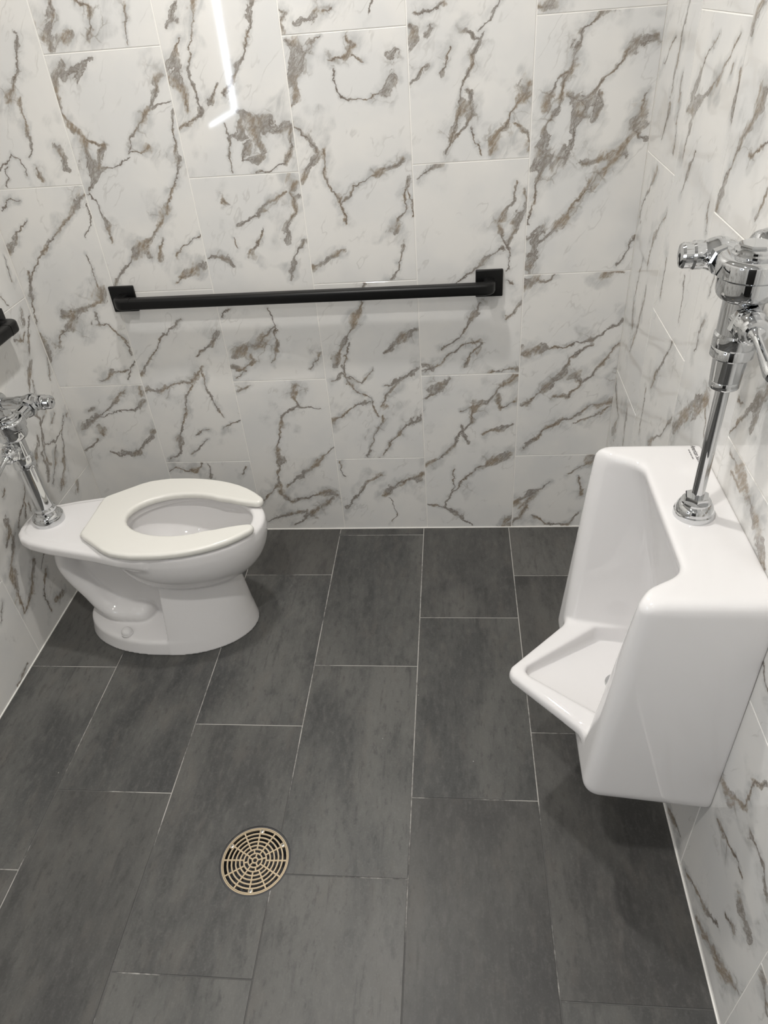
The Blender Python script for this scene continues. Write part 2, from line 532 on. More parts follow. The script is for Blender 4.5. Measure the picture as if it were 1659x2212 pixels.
# ------------------------------------------------------------------ vein courses, as seen in the photograph
# each: width in mm, then the course in photo pixels; turned into positions on the wall below
VEINS_BACK = [
 (9, [(37,75),(35,140),(28,190),(22,215)]), (8, [(45,210),(55,270),(65,310),(60,335)]), (6, [(0,365),(15,355),(25,335),(45,345),(60,385)]),
 (5, [(15,365),(18,402)]), (12, [(125,320),(140,345),(145,365)]), (9, [(75,360),(90,390)]),
 (7, [(180,420),(150,465),(108,520),(85,555),(75,580),(62,615)]), (8, [(62,590),(66,640),(78,700),(95,740),(110,800)]),
 (4, [(192,435),(195,480),(188,515)]), (4, [(190,550),(205,600),(215,620)]), (7, [(0,455),(20,425),(40,430)]), (6, [(20,540),(35,510),(55,480)]),
 (11, [(135,682),(160,680),(145,715),(125,740)]), (5, [(150,675),(190,665),(215,655)]), (14, [(222,625),(222,650)]),
 (8, [(207,675),(210,700),(235,700),(250,715),(270,735),(282,765)]), (5, [(290,780),(285,805),(275,820)]), (6, [(282,800),(250,808),(220,826)]),
 (8, [(180,932),(210,900),(250,870),(270,842)]), (6, [(200,905),(250,892),(290,885),(310,868)]), (10, [(190,885),(200,880)]),
 (9, [(215,950),(200,960),(185,972)]), (13, [(222,925),(222,940)]), (9, [(240,975),(265,985),(300,975),(325,950),(335,930)]), (9, [(303,840),(305,850)]),
 # B
 (12, [(110,0),(115,40),(104,85)]), (6, [(95,80),(110,95),(105,113)]), (12, [(160,0),(190,10),(200,60),(195,80)]), (7, [(130,85),(150,70)]), (6, [(270,20),(275,90)]),
 (8, [(138,138),(128,165),(150,160),(175,147),(195,125)]), (8, [(122,175),(130,220),(145,262),(180,295),(200,308),(222,312)]),
 (15, [(182,300),(185,330),(198,350),(203,390),(198,415)]), (8, [(220,315),(215,350),(208,385)]), (5, [(198,420),(215,445),(230,480),(240,520)]),
 (7, [(345,165),(325,230),(305,265),(285,300),(280,330),(300,330),(320,322)]), (5, [(365,215),(325,235)]), (5, [(280,340),(240,360),(222,365)]), (12, [(308,255),(303,270)]),
 (9, [(370,240),(380,310),(384,350),(378,400),(360,460),(330,510),(300,540),(270,580),(245,615)]), (6, [(435,500),(400,535),(380,555)]),
 (11, [(442,570),(410,590),(385,610)]), (4, [(350,520),(345,555)]), (5, [(320,530),(320,555)]),
 (5, [(390,690),(350,725),(325,775),(305,810)]), (9, [(470,725),(440,755),(425,770)]), (9, [(312,843),(340,845),(375,830),(410,825),(435,795)]),
 (8, [(410,825),(402,880),(395,930),(385,980),(370,995)]), (6, [(435,800),(450,845),(465,875),(485,900)]), (7, [(425,940),(450,930)]), (6, [(450,950),(415,980)]), (5, [(520,910),(480,925)]),
 (7, [(370,1022),(380,1005),(400,1015),(425,1015),(440,1003)]), (6, [(450,1005),(455,1030)]), (7, [(525,1025),(535,1010)]),
 # C
 (10, [(385,0),(368,40),(360,60)]), (9, [(385,80),(380,120),(368,135)]), (8, [(412,115),(410,165),(430,215),(435,245),(410,262),(388,276)]), (24, [(385,175),(400,205),(405,235)]),
 (7, [(540,0),(532,35),(538,65),(525,115),(505,165),(485,210)]), (9, [(470,190),(455,220)]), (5, [(488,268),(500,310),(500,370)]), (6, [(515,235),(545,260),(555,300),(570,325)]),
 (5, [(520,265),(525,295),(495,300)]), (18, [(565,270),(590,285),(625,275),(630,320),(620,350)]), (6, [(535,310),(530,345),(570,340)]), (6, [(622,352),(580,368),(550,372)]), (4, [(415,0),(412,60),(408,110)]),
 (17, [(640,395),(628,415),(640,455),(622,490),(625,520)]), (8, [(655,520),(640,560),(628,605)]), (8, [(615,415),(575,440),(550,470),(515,490)]), (7, [(478,430),(485,432)]),
 (6, [(565,495),(555,530),(545,550)]), (6, [(505,515),(515,540)]), (7, [(450,560),(480,555),(505,575)]),
 (6, [(580,670),(595,705),(595,745),(590,790)]), (11, [(595,705),(565,735),(530,755),(505,770)]), (8, [(540,765),(550,785),(512,800)]), (8, [(500,790),(530,800),(508,820)]), (8, [(495,665),(480,680)]), (7, [(690,770),(670,795)]),
 (9, [(640,830),(635,860),(645,880),(610,900),(605,940),(600,980),(605,1020),(605,1050)]), (5, [(645,880),(690,885)]), (9, [(515,845),(540,832)]),
 (14, [(605,1060),(630,1080),(665,1075),(700,1065),(730,1070)]), (8, [(600,1050),(565,1085)]), (12, [(715,1080),(675,1110),(635,1132)]), (8, [(665,1105),(620,1110),(585,1125)]), (7, [(720,965),(675,1010),(640,1035),(620,1050)]),
 # D
 (9, [(605,20),(620,30),(610,60)]), (8, [(640,50),(690,25)]), (8, [(720,15),(700,30)]), (5, [(800,30),(805,5)]),
 (12, [(615,88),(640,105),(650,130),(630,165)]), (7, [(690,78),(660,120),(632,155)]), (9, [(750,72),(760,100),(745,120),(710,125)]), (4, [(760,115),(790,135)]),
 (6, [(720,145),(720,170),(735,205),(790,216),(820,200),(850,170)]), (6, [(635,165),(640,200),(630,230)]), (12, [(635,270),(665,300),(690,330),(670,360),(650,390)]),
 (10, [(700,325),(700,380),(720,415),(745,440),(748,480)]), (8, [(745,435),(775,400),(800,380),(830,365),(860,350),(872,345)]), (9, [(885,380),(870,425),(875,450),(850,495)]),
 (6, [(875,530),(860,575),(848,600)]), (6, [(672,575),(700,570),(740,540)]), (9, [(845,125),(860,105)]), (5, [(880,395),(890,470)]),
 (9, [(790,615),(780,660),(760,710),(735,750),(725,790)]), (10, [(900,710),(870,730),(850,750),(830,765)]), (6, [(740,790),(765,850),(800,860),(820,900)]),
 (6, [(715,820),(740,805),(780,830),(800,800)]), (9, [(720,910),(760,880),(800,870)]), (6, [(830,900),(805,950),(795,985)]), (8, [(905,795),(860,825),(835,832)]), (12, [(830,880),(840,850),(855,835)]), (8, [(910,905),(870,925),(845,960),(830,980)]), (5, [(750,740),(745,800)]),
 (14, [(915,1025),(880,1040),(845,1055),(830,1070)]), (4, [(840,1075),(860,1110),(845,1122)]), (9, [(825,1025),(790,1050),(750,1095)]), (7, [(735,1000),(745,1030)]),
 # E
 (11, [(895,30),(920,20),(960,5)]), (14, [(888,60),(894,72)]), (8, [(930,55),(920,80)]), (7, [(1005,65),(1035,90),(1045,75)]), (11, [(975,95),(965,120),(955,160)]),
 (8, [(925,140),(905,160),(885,185)]), (10, [(1035,95),(1020,120),(1005,175),(995,225),(975,285),(960,330)]), (7, [(1015,190),(1020,240),(1005,265),(975,300)]), (7, [(1015,270),(1030,305),(1037,335)]),
 (11, [(1145,185),(1125,220),(1105,250),(1095,275),(1060,295),(1058,335)]), (6, [(1110,270),(1135,290),(1140,320)]), (5, [(1080,0),(1055,45),(1035,65)]),
 (7, [(905,390),(925,368),(950,353)]), (6, [(1115,395),(1105,440),(1075,480),(1085,520),(1100,550),(1095,585)]), (7, [(1130,410),(1135,450),(1110,495),(1090,530)]), (7, [(1085,535),(1045,565),(1020,585),(980,612)]),
 (9, [(1040,650),(1010,695),(995,730),(950,755)]), (8, [(1125,655),(1095,685)]), (9, [(1100,605),(1110,620)]), (11, [(1040,735),(995,750),(945,790),(915,806)]), (7, [(1045,740),(1015,765),(1000,785)]), (9, [(912,790),(935,800)]), (5, [(1118,797),(1060,806)]),
 (10, [(970,818),(950,840),(920,860)]), (5, [(1118,812),(1080,835),(1050,870),(995,885)]), (9, [(1075,855),(1080,885),(1095,880),(1115,870)]), (9, [(1025,880),(1015,910),(995,935),(970,970),(920,1010)]), (13, [(995,920),(1010,955)]),
 (5, [(1110,915),(1045,935)]), (8, [(1100,980),(1030,1010),(980,1060),(960,1095),(925,1090)]), (6, [(960,1095),(995,1115),(1020,1135)]), (6, [(985,1015),(975,1060)]), (8, [(1100,1118),(1090,1135)]),
 # F
 (8, [(1165,12),(1200,8)]),
 (13, [(1300,22),(1260,65),(1245,105),(1230,160),(1210,200),(1200,235),(1180,280),(1175,340),(1165,390),(1155,435)]), (20, [(1225,205),(1265,225),(1245,250),(1240,290),(1233,320)]), (8, [(1230,155),(1195,180),(1180,235)]),
 (8, [(1425,75),(1385,85),(1350,120),(1330,150),(1295,185),(1275,205),(1250,225)]), (8, [(1300,195),(1295,225),(1280,260)]), (11, [(1400,200),(1375,260),(1385,295),(1395,300)]),
 (12, [(1375,285),(1340,320),(1310,350),(1280,395),(1255,435),(1225,465),(1180,510),(1160,530)]), (6, [(1335,320),(1295,345),(1255,355)]), (16, [(1165,490),(1155,530),(1140,583)]), (7, [(1370,510),(1350,550),(1330,575)]), (6, [(1150,440),(1142,480)]),
 (9, [(1130,612),(1180,608),(1200,593)]), (7, [(1300,592),(1345,588)]), (8, [(1125,765),(1175,755),(1220,750),(1280,730),(1345,695)]), (12, [(1335,745),(1300,790),(1265,820),(1225,860),(1200,860)]), (9, [(1280,740),(1230,770),(1210,810),(1180,835),(1130,875)]),
 (11, [(1325,865),(1270,880),(1240,900),(1205,910),(1170,930),(1130,970)]), (5, [(1320,875),(1280,900),(1240,915)]), (18, [(1248,812),(1255,828)]),
 (11, [(1285,988),(1255,1005),(1230,1025)]), (6, [(1250,1030),(1258,1065)]), (8, [(1190,1040),(1150,1070),(1110,1090)]), (11, [(1150,1065),(1130,1110),(1110,1132)]), (7, [(1150,1115),(1180,1130),(1225,1130),(1250,1105)]),
]
VEINS_RIGHT = [
 (9, [(1490,0),(1470,100),(1450,200)]), (7, [(1460,75),(1432,140)]), (8, [(1445,240),(1430,300)]), (6, [(1475,150),(1462,260),(1455,330)]),
 (8, [(1420,370),(1395,420),(1382,470)]), (9, [(1440,460),(1410,520),(1400,570)]), (7, [(1390,560),(1370,640),(1365,700)]), (8, [(1395,620),(1380,700),(1360,760)]),
 (12, [(1330,830),(1335,900),(1325,930)]), (8, [(1355,880),(1345,960)]),
 (6, [(1555,75),(1525,125),(1495,210)]), (8, [(1600,65),(1560,150),(1530,200),(1485,240)]), (10, [(1585,140),(1580,160)]), (6, [(1490,270),(1475,340)]), (8, [(1530,440),(1525,500)]), (6, [(1500,330),(1470,420)]), (7, [(1440,560),(1425,640)]), (6, [(1480,600),(1465,700)]),
 (9, [(1455,735),(1425,795),(1405,835)]), (8, [(1450,905),(1425,940),(1400,960)]), (6, [(1395,840),(1380,930)]),
 (14, [(1650,215),(1605,300),(1570,380),(1545,465)]), (12, [(1600,155),(1585,240)]), (7, [(1650,0),(1625,75)]), (8, [(1659,305),(1620,330)]), (6, [(1655,420),(1630,480)]),
 (16, [(1530,860),(1475,900),(1455,925)]), (7, [(1525,880),(1520,945)]), (8, [(1520,700),(1500,760)]), (6, [(1560,540),(1530,640)]),
 (11, [(1659,845),(1610,890),(1575,945)]), (13, [(1595,855),(1605,865)]), (8, [(1640,870),(1620,930)]),
 (16, [(1580,975),(1600,1020),(1620,1075),(1632,1120)]), (9, [(1580,1020),(1600,1060)]), (9, [(1640,1180),(1650,1230)]),
 (10, [(1659,1688),(1620,1695),(1610,1740),(1565,1705)]), (9, [(1620,1800),(1650,1880),(1659,1940)]), (6, [(1550,1770),(1580,1840),(1600,1890)]), (9, [(1480,1875),(1515,1945),(1550,1995)]),
 (11, [(1505,1990),(1540,2050),(1570,2110),(1595,2150)]), (8, [(1595,1945),(1620,2025)]), (8, [(1565,1970),(1582,2000)]), (8, [(1445,1745),(1470,1815)]), (9, [(1648,2110),(1655,2180)]), (8, [(1640,1400),(1655,1500)]),
]
VEINS_LEFT = [
 (7, [(66,783),(63,835)]), (9, [(73,882),(87,909),(92,961),(105,1000)]), (6, [(136,895),(134,935),(139,987)]), (11, [(141,888),(142,898)]), (6, [(29,733),(50,735),(55,720)]),
 (7, [(60,680),(63,760)]), (6, [(45,665),(52,700)]), (7, [(80,960),(78,1040)]), (10, [(165,1020),(170,1060)]), (7, [(120,960),(115,1040)]),
 (11, [(30,1160),(25,1240),(45,1295),(55,1320),(65,1290),(75,1210)]), (7, [(120,1295),(135,1275)]), (7, [(5,1300),(0,1350)]), (8, [(50,1080),(40,1140)]), (6, [(95,1190),(90,1230)]), (7, [(60,1440),(40,1480)]),
 (7, [(10,560),(25,610)]), (6, [(0,640),(15,660)]),
 (7, [(63,800),(60,845)]), (7, [(138,963),(138,1012),(133,1060)]), (7, [(93,898),(88,920),(96,955),(91,980),(101,1003),(104,1036)]), (8, [(81,940),(85,963)]),
 (6, [(98,956),(119,953),(128,938),(135,927)]), (5, [(117,890),(112,914)]), (10, [(54,1044),(50,1077),(55,1093),(52,1117)]), (9, [(63,1090),(65,1101)]), (7, [(10,1054),(6,1069)]), (6, [(78,987),(81,1007)]),
 (7, [(85,700),(100,760),(112,820)]), (6, [(70,820),(75,860)]), (8, [(20,1120),(15,1180)]), (7, [(100,1230),(95,1290),(110,1320)]),
]

def pix_ray(px, py):
    d = CAM_R @ np.array([(px - W_PX / 2) / F_PX, 1.0, -(py - H_PX / 2) / F_PX])
    return d

def pix_to_wall(px, py, n, off):
    """meet the ray through a photo pixel with the plane n.x = off"""
    d = pix_ray(px, py)
    t = (off - n @ CAM_POS) / (n @ d)
    return CAM_POS + t * d

# ------------------------------------------------------------------ room shell
THK = 0.0012      # tile face stands this far proud of the grout
GAP = 0.0029      # joint width

def tile_mesh(w, h, cache={}):
    key = (round(w, 4), round(h, 4))
    if key in cache: return cache[key]
    a, b, c = w / 2, h / 2, .0004
    V = [(-a, -b, -THK), (a, -b, -THK), (a, b, -THK), (-a, b, -THK),
         (-a, -b, -c), (a, -b, -c), (a, b, -c), (-a, b, -c),
         (-a + c, -b + c, 0), (a - c, -b + c, 0), (a - c, b - c, 0), (-a + c, b - c, 0)]
    F = [(8, 9, 10, 11)]
    for i in range(4):
        j = (i + 1) % 4
        F += [(i, j, j + 4, i + 4), (i + 4, j + 4, j + 8, i + 8)]
    F.append((3, 2, 1, 0))
    me = bpy.data.meshes.new('tile')
    me.from_pydata(V, [], F); me.update()
    cache[key] = me
    return me

rng = np.random.default_rng(11)
spare = []
def spare_mat():
    """veined material for tiles the photograph does not show"""
    if len(spare) < 5:
        s = []
        for _ in range(7):
            u, v = rng.uniform(-.15, .15), rng.uniform(-.3, .3)
            for _k in range(3):
                a = rng.uniform(.5, 1.4); l = rng.uniform(.04, .10)
                s.append((u, v, u + l * math.cos(a), v + l * math.sin(a), rng.uniform(.005, .014)))
                u, v = s[-1][2], s[-1][3]
        spare.append(marble_mat('marble_spare', s, 90 + len(spare) * 3.7))
        return spare[-1]
    return spare[rng.integers(0, len(spare))]

EVEN = [0.0, 0.306, 0.9175, 1.5285, 2.1395, CEIL]
ODD = [0.0, 0.6115, 1.2235, 1.8350, 2.4465, CEIL]

def tile_wall(wall, edges, first_even, veins, n, off, to_uv, place):
    """edges: joint positions along the wall (in tile-u order); place(u,v)->matrix in the wall's frame"""
    runs = []
    for w, pts in veins:
        q = [to_uv(pix_to_wall(px, py, n, off)) for px, py in pts]
        runs.append((w * .001, q))
    count = 0
    for i in range(len(edges) - 1):
        zs = EVEN if (i % 2 == 0) == first_even else ODD
        u0, u1 = edges[i], edges[i + 1]
        for k in range(len(zs) - 1):
            v0, v1 = zs[k], zs[k + 1]
            cu, cv = (u0 + u1) / 2, (v0 + v1) / 2
            segs = []
            for w, q in runs:
                mu = sum(p[0] for p in q) / len(q); mv = sum(p[1] for p in q) / len(q)
                if u0 <= mu < u1 and v0 <= mv < v1:
                    for a, b in zip(q[:-1], q[1:]):
                        segs.append((a[0] - cu, a[1] - cv, b[0] - cu, b[1] - cv, w))
            mat = marble_mat('marble', segs, 1.0 + 2.37 * count + len(edges)) if segs else spare_mat()
            me = tile_mesh(u1 - u0 - GAP, v1 - v0 - GAP)
            o = bpy.data.objects.new('wall_tile', me); link(o)
            if not me.materials: me.materials.append(mat)
            o.material_slots[0].link = 'OBJECT'; o.material_slots[0].material = mat
            o.parent = wall; o.matrix_local = place(cu, cv)
            count += 1

def mat_from(X, Y, Z, loc):
    m = Matrix.Identity(4)
    for i in range(3):
        m[i][0], m[i][1], m[i][2], m[i][3] = X[i], Y[i], Z[i], loc[i]
    return m

# back wall
wb = bm_obj('wall_back', box_bm(LX - .12, RX + .12, THK, .12, -.1, CEIL + .1), GROUT_W)
tag(wb, 'white wall of polished marble-look tiles behind the black grab bar', kind='structure')
tile_wall(wb, [LX, -.9175, -.6115, -.3055, .0005, .3065, RX], False, VEINS_BACK, np.array([0, 1., 0]), 0.0,
          lambda p: (p[0], p[2]), lambda u, v: mat_from((1, 0, 0), (0, 0, 1), (0, -1, 0), (u, 0, v)))
# left wall: u runs with +y
wl = bm_obj('wall_left', box_bm(LX - .12, LX - THK, ROOM_BACK, THK, -.1, CEIL + .1), GROUT_W)
tag(wl, 'marble-look tiled wall behind the toilet', kind='structure')
ledges = [0.0, -.31, -.617]
while ledges[-1] - .3065 > ROOM_BACK: ledges.append(ledges[-1] - .3065)
ledges = sorted(ledges + [ROOM_BACK])
tile_wall(wl, ledges, (len(ledges) % 2 == 0), VEINS_LEFT, np.array([1., 0, 0]), LX,
          lambda p: (p[1], p[2]), lambda u, v: mat_from((0, 1, 0), (0, 0, 1), (1, 0, 0), (LX, u, v)))
# right wall: stands very slightly out of square; u runs with -y
RZ = -math.atan(RK)
wr = bm_obj('wall_right', box_bm(THK, .12, ROOM_BACK - .05, .02, -.1, CEIL + .1), GROUT_W)
wr.location = (RX, 0, 0); wr.rotation_euler = (0, 0, RZ)
tag(wr, 'marble-look tiled wall behind the urinal', kind='structure')
_n = np.array([1.0, -RK, 0]); 
redges = [0.0, .285, .595, .907, 1.222, 1.533]
while redges[-1] + .3065 < -ROOM_BACK: redges.append(redges[-1] + .3065)
redges.append(-ROOM_BACK)
tile_wall(wr, redges, False, VEINS_RIGHT, _n, RX,
          lambda p: (-p[1] * math.sqrt(1 + RK * RK), p[2]), lambda u, v: mat_from((0, -1, 0), (0, 0, 1), (-1, 0, 0), (0, -u, v)))
# wall behind the camera, with a dark door
wf = bm_obj('wall_front', box_bm(LX - .12, RX + .12, ROOM_BACK - .12, ROOM_BACK, -.1, CEIL + .1), PAINT)
tag(wf, 'plain white painted wall with a dark door', kind='structure')
dr = bm_obj('door_1', box_bm(-.80, .28, ROOM_BACK, ROOM_BACK + .04, 0.003, 2.1, .004), DOOR_M)
tag(dr, 'dark flush door in the white wall', kind='structure')
hb = lathe_bm([(.025, 0), (.025, .008), (.010, .010), (.010, .045)], 20, mat4=frame((0, 1, 0), (.20, ROOM_BACK + .04, 1.0)))
lathe_bm([(.009, 0), (.009, .12)], 14, bm=hb, mat4=frame((-1, 0, 0), (.21, ROOM_BACK + .08, 1.0)))
bm_obj('door_handle', hb, CHROME, dr, True, .6)
ce = bm_obj('ceiling', box_bm(LX - .12, RX + .12, ROOM_BACK - .12, .12, CEIL, CEIL + .1), PAINT)
tag(ce, 'white ceiling with downlights', kind='structure')

# floor with its tiles and a round hole for the drain
DRAIN = (-.371, -1.247)
DR = .0835
def cut_round(o, r):
    """cut the drain hole through a mesh object (exact boolean, applied)"""
    cm = bmesh.new()
    lathe_bm([(r, -.3), (r, .1)], 64, bm=cm, mat4=Matrix.Translation((DRAIN[0], DRAIN[1], 0)))
    bmesh.ops.recalc_face_normals(cm, faces=cm.faces)
    cme = bpy.data.meshes.new('cut'); cm.to_mesh(cme); cm.free()
    co = bpy.data.objects.new('cut', cme); link(co)
    md = o.modifiers.new('cut', 'BOOLEAN'); md.object = co; md.operation = 'DIFFERENCE'; md.solver = 'EXACT'
    bpy.context.view_layer.update()
    dg = bpy.context.evaluated_depsgraph_get()
    me = bpy.data.meshes.new_from_object(o.evaluated_get(dg))
    o.modifiers.clear(); o.data = me
    bpy.data.objects.remove(co); bpy.data.meshes.remove(cme)

fl = bm_obj('floor', box_bm(LX - .12, RX + .12, ROOM_BACK - .12, .12, -.1, -THK), GROUT_F)
tag(fl, 'floor of dark slate-look porcelain tiles', kind='structure')
cut_round(fl, DR)
FX = [LX, -.933, -.625, -.321, -.0125, .2955, RX]
FJ = [-.673, -.466, -.2555, -.040, -.459, -.263]
FGAP = .0030
for i in range(6):
    x0, x1 = FX[i], FX[i + 1]
    ys = [0.0]; y = FJ[i]
    while y > ROOM_BACK + .02:
        ys.append(y); y -= .6185
    ys.append(ROOM_BACK)
    for a, b in zip(ys[:-1], ys[1:]):
        xe = x1
        if i == 5: xe = RX + RK * a          # the right-hand row is trimmed to the wall
        me = tile_mesh(xe - x0 - FGAP, a - b - FGAP)
        o = bpy.data.objects.new('floor_tile', me); link(o)
        if not me.materials: me.materials.append(SLATE)
        o.material_slots[0].link = 'OBJECT'; o.material_slots[0].material = SLATE
        o.parent = fl; o.location = ((x0 + xe) / 2, (a + b) / 2, 0)
        cx = min(max(DRAIN[0], x0), xe); cy = min(max(DRAIN[1], b), a)
        if math.hypot(cx - DRAIN[0], cy - DRAIN[1]) < DR:
            cut_round(o, DR)
            o.data.materials.clear(); o.data.materials.append(SLATE)
# thin bead of white sealant where the walls meet the floor
for nm, a in (('trim_1', (LX, RX, -.0028, 0, 0, .0028)), ('trim_2', (LX, LX + .0028, ROOM_BACK, -.003, 0, .0028))):
    t = bm_obj(nm, box_bm(*a), GROUT_W)
    tag(t, 'thin white sealant bead along the foot of the wall', kind='structure')
t = bm_obj('trim_3', box_bm(-.0028, 0, ROOM_BACK, -.003, 0, .0028), GROUT_W)
t.location = (RX, 0, 0); t.rotation_euler = (0, 0, RZ)
tag(t, 'thin white sealant bead along the foot of the wall', kind='structure')

# ------------------------------------------------------------------ ceiling downlights
LENS = emit_mat('downlight_lens', LIGHT_COL, 12.0)
WHERE = ['over the toilet and grab bar', 'over the floor drain', 'in front of the dark door']
for (x, y, wts), wh in zip(DOWNLIGHTS, WHERE):
    r = empty('downlight', (x, y, CEIL))
    tag(r, 'small round white downlight in the ceiling ' + wh, 'ceiling light', 'ceiling downlights')
    rb = bmesh.new()
    k = 40; prof = [(.062, -.001), (.064, -.006), (.084, -.004), (.086, 0)]
    lathe_bm([(.086, 0), (.084, -.004), (.064, -.006), (.061, -.003), (.061, 0)], k, bm=rb)
    bm_obj('trim_ring', rb, PAINT, r, True, .7)
    bm_obj('lens', lathe_bm([(.060, -.0005), (.060, -.0065)], k), LENS, r)
    la = bpy.data.lights.new('downlight_lamp', 'AREA')
    la.shape = 'DISK'; la.size = .105; la.energy = wts; la.color = LIGHT_COL; la.spread = math.radians(165)
    lo = bpy.data.objects.new('downlight_lamp', la); link(lo)
    lo.location = (0, 0, -.010); lo.parent = r

# ------------------------------------------------------------------ lighted mirror on the left wall, behind the camera
STRIP = emit_mat('mirror_led', (.80, .88, 1.0), 24.0)
MIRROR = simple_mat('mirror_glass', (.9, .9, .9), .01, 1)
mr = empty('lighted_mirror', (LX, -2.415, 1.065))
tag(mr, 'frameless wall mirror edged with white light strips', 'mirror')
bm_obj('mirror_glass', box_bm(0.003, .035, -.30, .30, 0, .80, .002), MIRROR, mr)
for a in ((.035, .037, -.300, -.245, .0, .80), (.035, .037, -.228, -.195, .020, .80), (.035, .037, -.245, .30, 0, .018), (.035, .037, -.245, .30, .782, .80)):
    bm_obj('light_strip', box_bm(*a), STRIP, mr)

# ------------------------------------------------------------------ toilet
TX, TY = LX, -.470
def spline(pts, n=6):
    out = []
    P = [pts[0]] + list(pts) + [pts[-1]]
    for i in range(1, len(P) - 2):
        a, b, c, d = (np.array(P[i + k]) for k in (-1, 0, 1, 2))
        for j in range(n):
            t = j / n
            out.append(tuple(.5 * (2 * b + (c - a) * t + (2 * a - 5 * b + 4 * c - d) * t * t + (3 * b - a - 3 * c + d) * t ** 3)))
    return out + [tuple(pts[-1])]
TRAP = spline([(.160, .352, .036), (.146, .318, .038), (.139, .275, .038), (.150, .225, .037), (.178, .168, .037), (.208, .115, .040), (.250, .084, .043), (.325, .078, .042)], 4)
def toilet_sdf(u, v, z):
    av = np.abs(v)
    # bowl: egg plan, round bottom
    s = np.clip((z - .195) / .185, 0.0, 1.0)
    prof = np.sqrt(np.maximum(1 - (1 - s) ** 2, 1e-4)) * (1 - .012 * np.clip((z - .375) / .03, 0, 1))
    uc = .500
    a = np.where(u > uc, .264, .215) * (prof * .78 + .22 * np.clip(prof * 1.6, 0, 1))
    b = .178 * prof
    q = np.sqrt(((u - uc) / a) ** 2 + (v / b) ** 2)
    bowl = (q - 1) * np.minimum(a, b)
    bowl = smax(bowl, z - .405, .012)
    bowl = smax(bowl, .195 - z, .02)
    # deck behind the bowl
    half = [(.028, .022), (.034, .050), (.052, .074), (.085, .093), (.15, .114), (.22, .130), (.30, .148), (.38, .172), (.46, .176)]
    pts = half + [(p[0], -p[1]) for p in reversed(half)]
    d2 = poly_sd(u, v, pts)
    deck = extr(d2, z, .366, .403, .013)
    plate = extr(d2 + .024, z, .37, .4065, .004)
    d = smin(deck, plate, .006)
    d = smin(d, bowl, .022)
    # web below the deck
    web2 = poly_sd(u, z, [(.140, .385), (.135, .30), (.155, .21), (.20, .12), (.215, .03), (.46, .03), (.46, .385)])
    web = smax(web2, av - .026, .012)
    d = smin(d, web, .014)
    # trapway: down from the deck, forward along the foot, and its second leg
    trap = capsule_path(u, v, z, TRAP, .04, .55)
    d = smin(d, trap, .008)
    # rib under the rear of the bowl
    rib = capsule_path(u, v, z, [(.345, .335, .028), (.375, .270, .028), (.425, .215, .030)], .03, .42)
    d = smin(d, rib, .008)
    # foot plate
    tz = np.clip(z / .06, 0, 1)
    fa, fb = .274 - .012 * tz, .157 - .012 * tz
    fq = np.sqrt(((u - .400) / fa) ** 2 + (v / fb) ** 2)
    foot = smax((fq - 1) * fb, z - .048 - .12 * np.clip(.150 - av, 0, .15), .012)
    d = smin(d, foot, .010)
    # front pedestal
    zz = np.clip(z, 0, .30)
    pa = .240 - .10 * zz; pb = .158 - .26 * zz
    pq = np.sqrt(((u - .432) / pa) ** 2 + (v / pb) ** 2)
    ped = smax((pq - 1) * pb, .430 - u, .006)
    ped = smax(ped, z - .28, .01)
    d = smin(d, ped, .006)
    d = smax(d, -z, .002)
    d = np.maximum(d, z - .4066)
    # inside of the bowl, wider under the rim
    c = np.clip((z - .232) / .16, 0, 1)
    cp = np.sqrt(np.maximum(1 - (1 - c) ** 2, 1e-4))
    ca = np.where(u > .535, .205, .195) * cp; cb = .140 * cp
    cq = (np.sqrt(((u - .535) / ca) ** 2 + (v / cb) ** 2) - 1) * np.minimum(ca, cb)
    cav = smax(smax(cq, z - .382, .006), .232 - z, .02)
    oq = (np.sqrt(((u - .535) / np.where(u > .535, .190, .185)) ** 2 + (v / .126) ** 2) - 1) * .126
    opening = smax(oq, .35 - z, .002)
    cav = smin(cav, opening, .006)
    return smax(d, -cav, .010)

toilet = empty('toilet', (TX, TY, 0))
tag(toilet, 'white floor-mounted toilet bowl with open-front seat below the chrome flush valve', 'toilet')
V, Q = surface_nets(toilet_sdf, (.012, -.205, -.006), (.785, .205, .418), .0036)
me_obj('bowl', np_mesh('bowl', V, Q), CHINA, toilet)
# water in the bowl
wbm = bmesh.new()
ring = [wbm.verts.new((.52 + .085 * math.cos(t), .060 * math.sin(t), .2545)) for t in [2 * math.pi * i / 40 for i in range(40)]]
wbm.faces.new(ring)
ring2 = [wbm.verts.new((.52 + .078 * math.cos(t), .054 * math.sin(t), .2500)) for t in [2 * math.pi * i / 40 for i in range(40)]]
for i in range(40):
    wbm.faces.new((ring[i], ring[(i + 1) % 40], ring2[(i + 1) % 40], ring2[i]))
wbm.faces.new(ring2)
bm_obj('water', wbm, WATER, toilet)

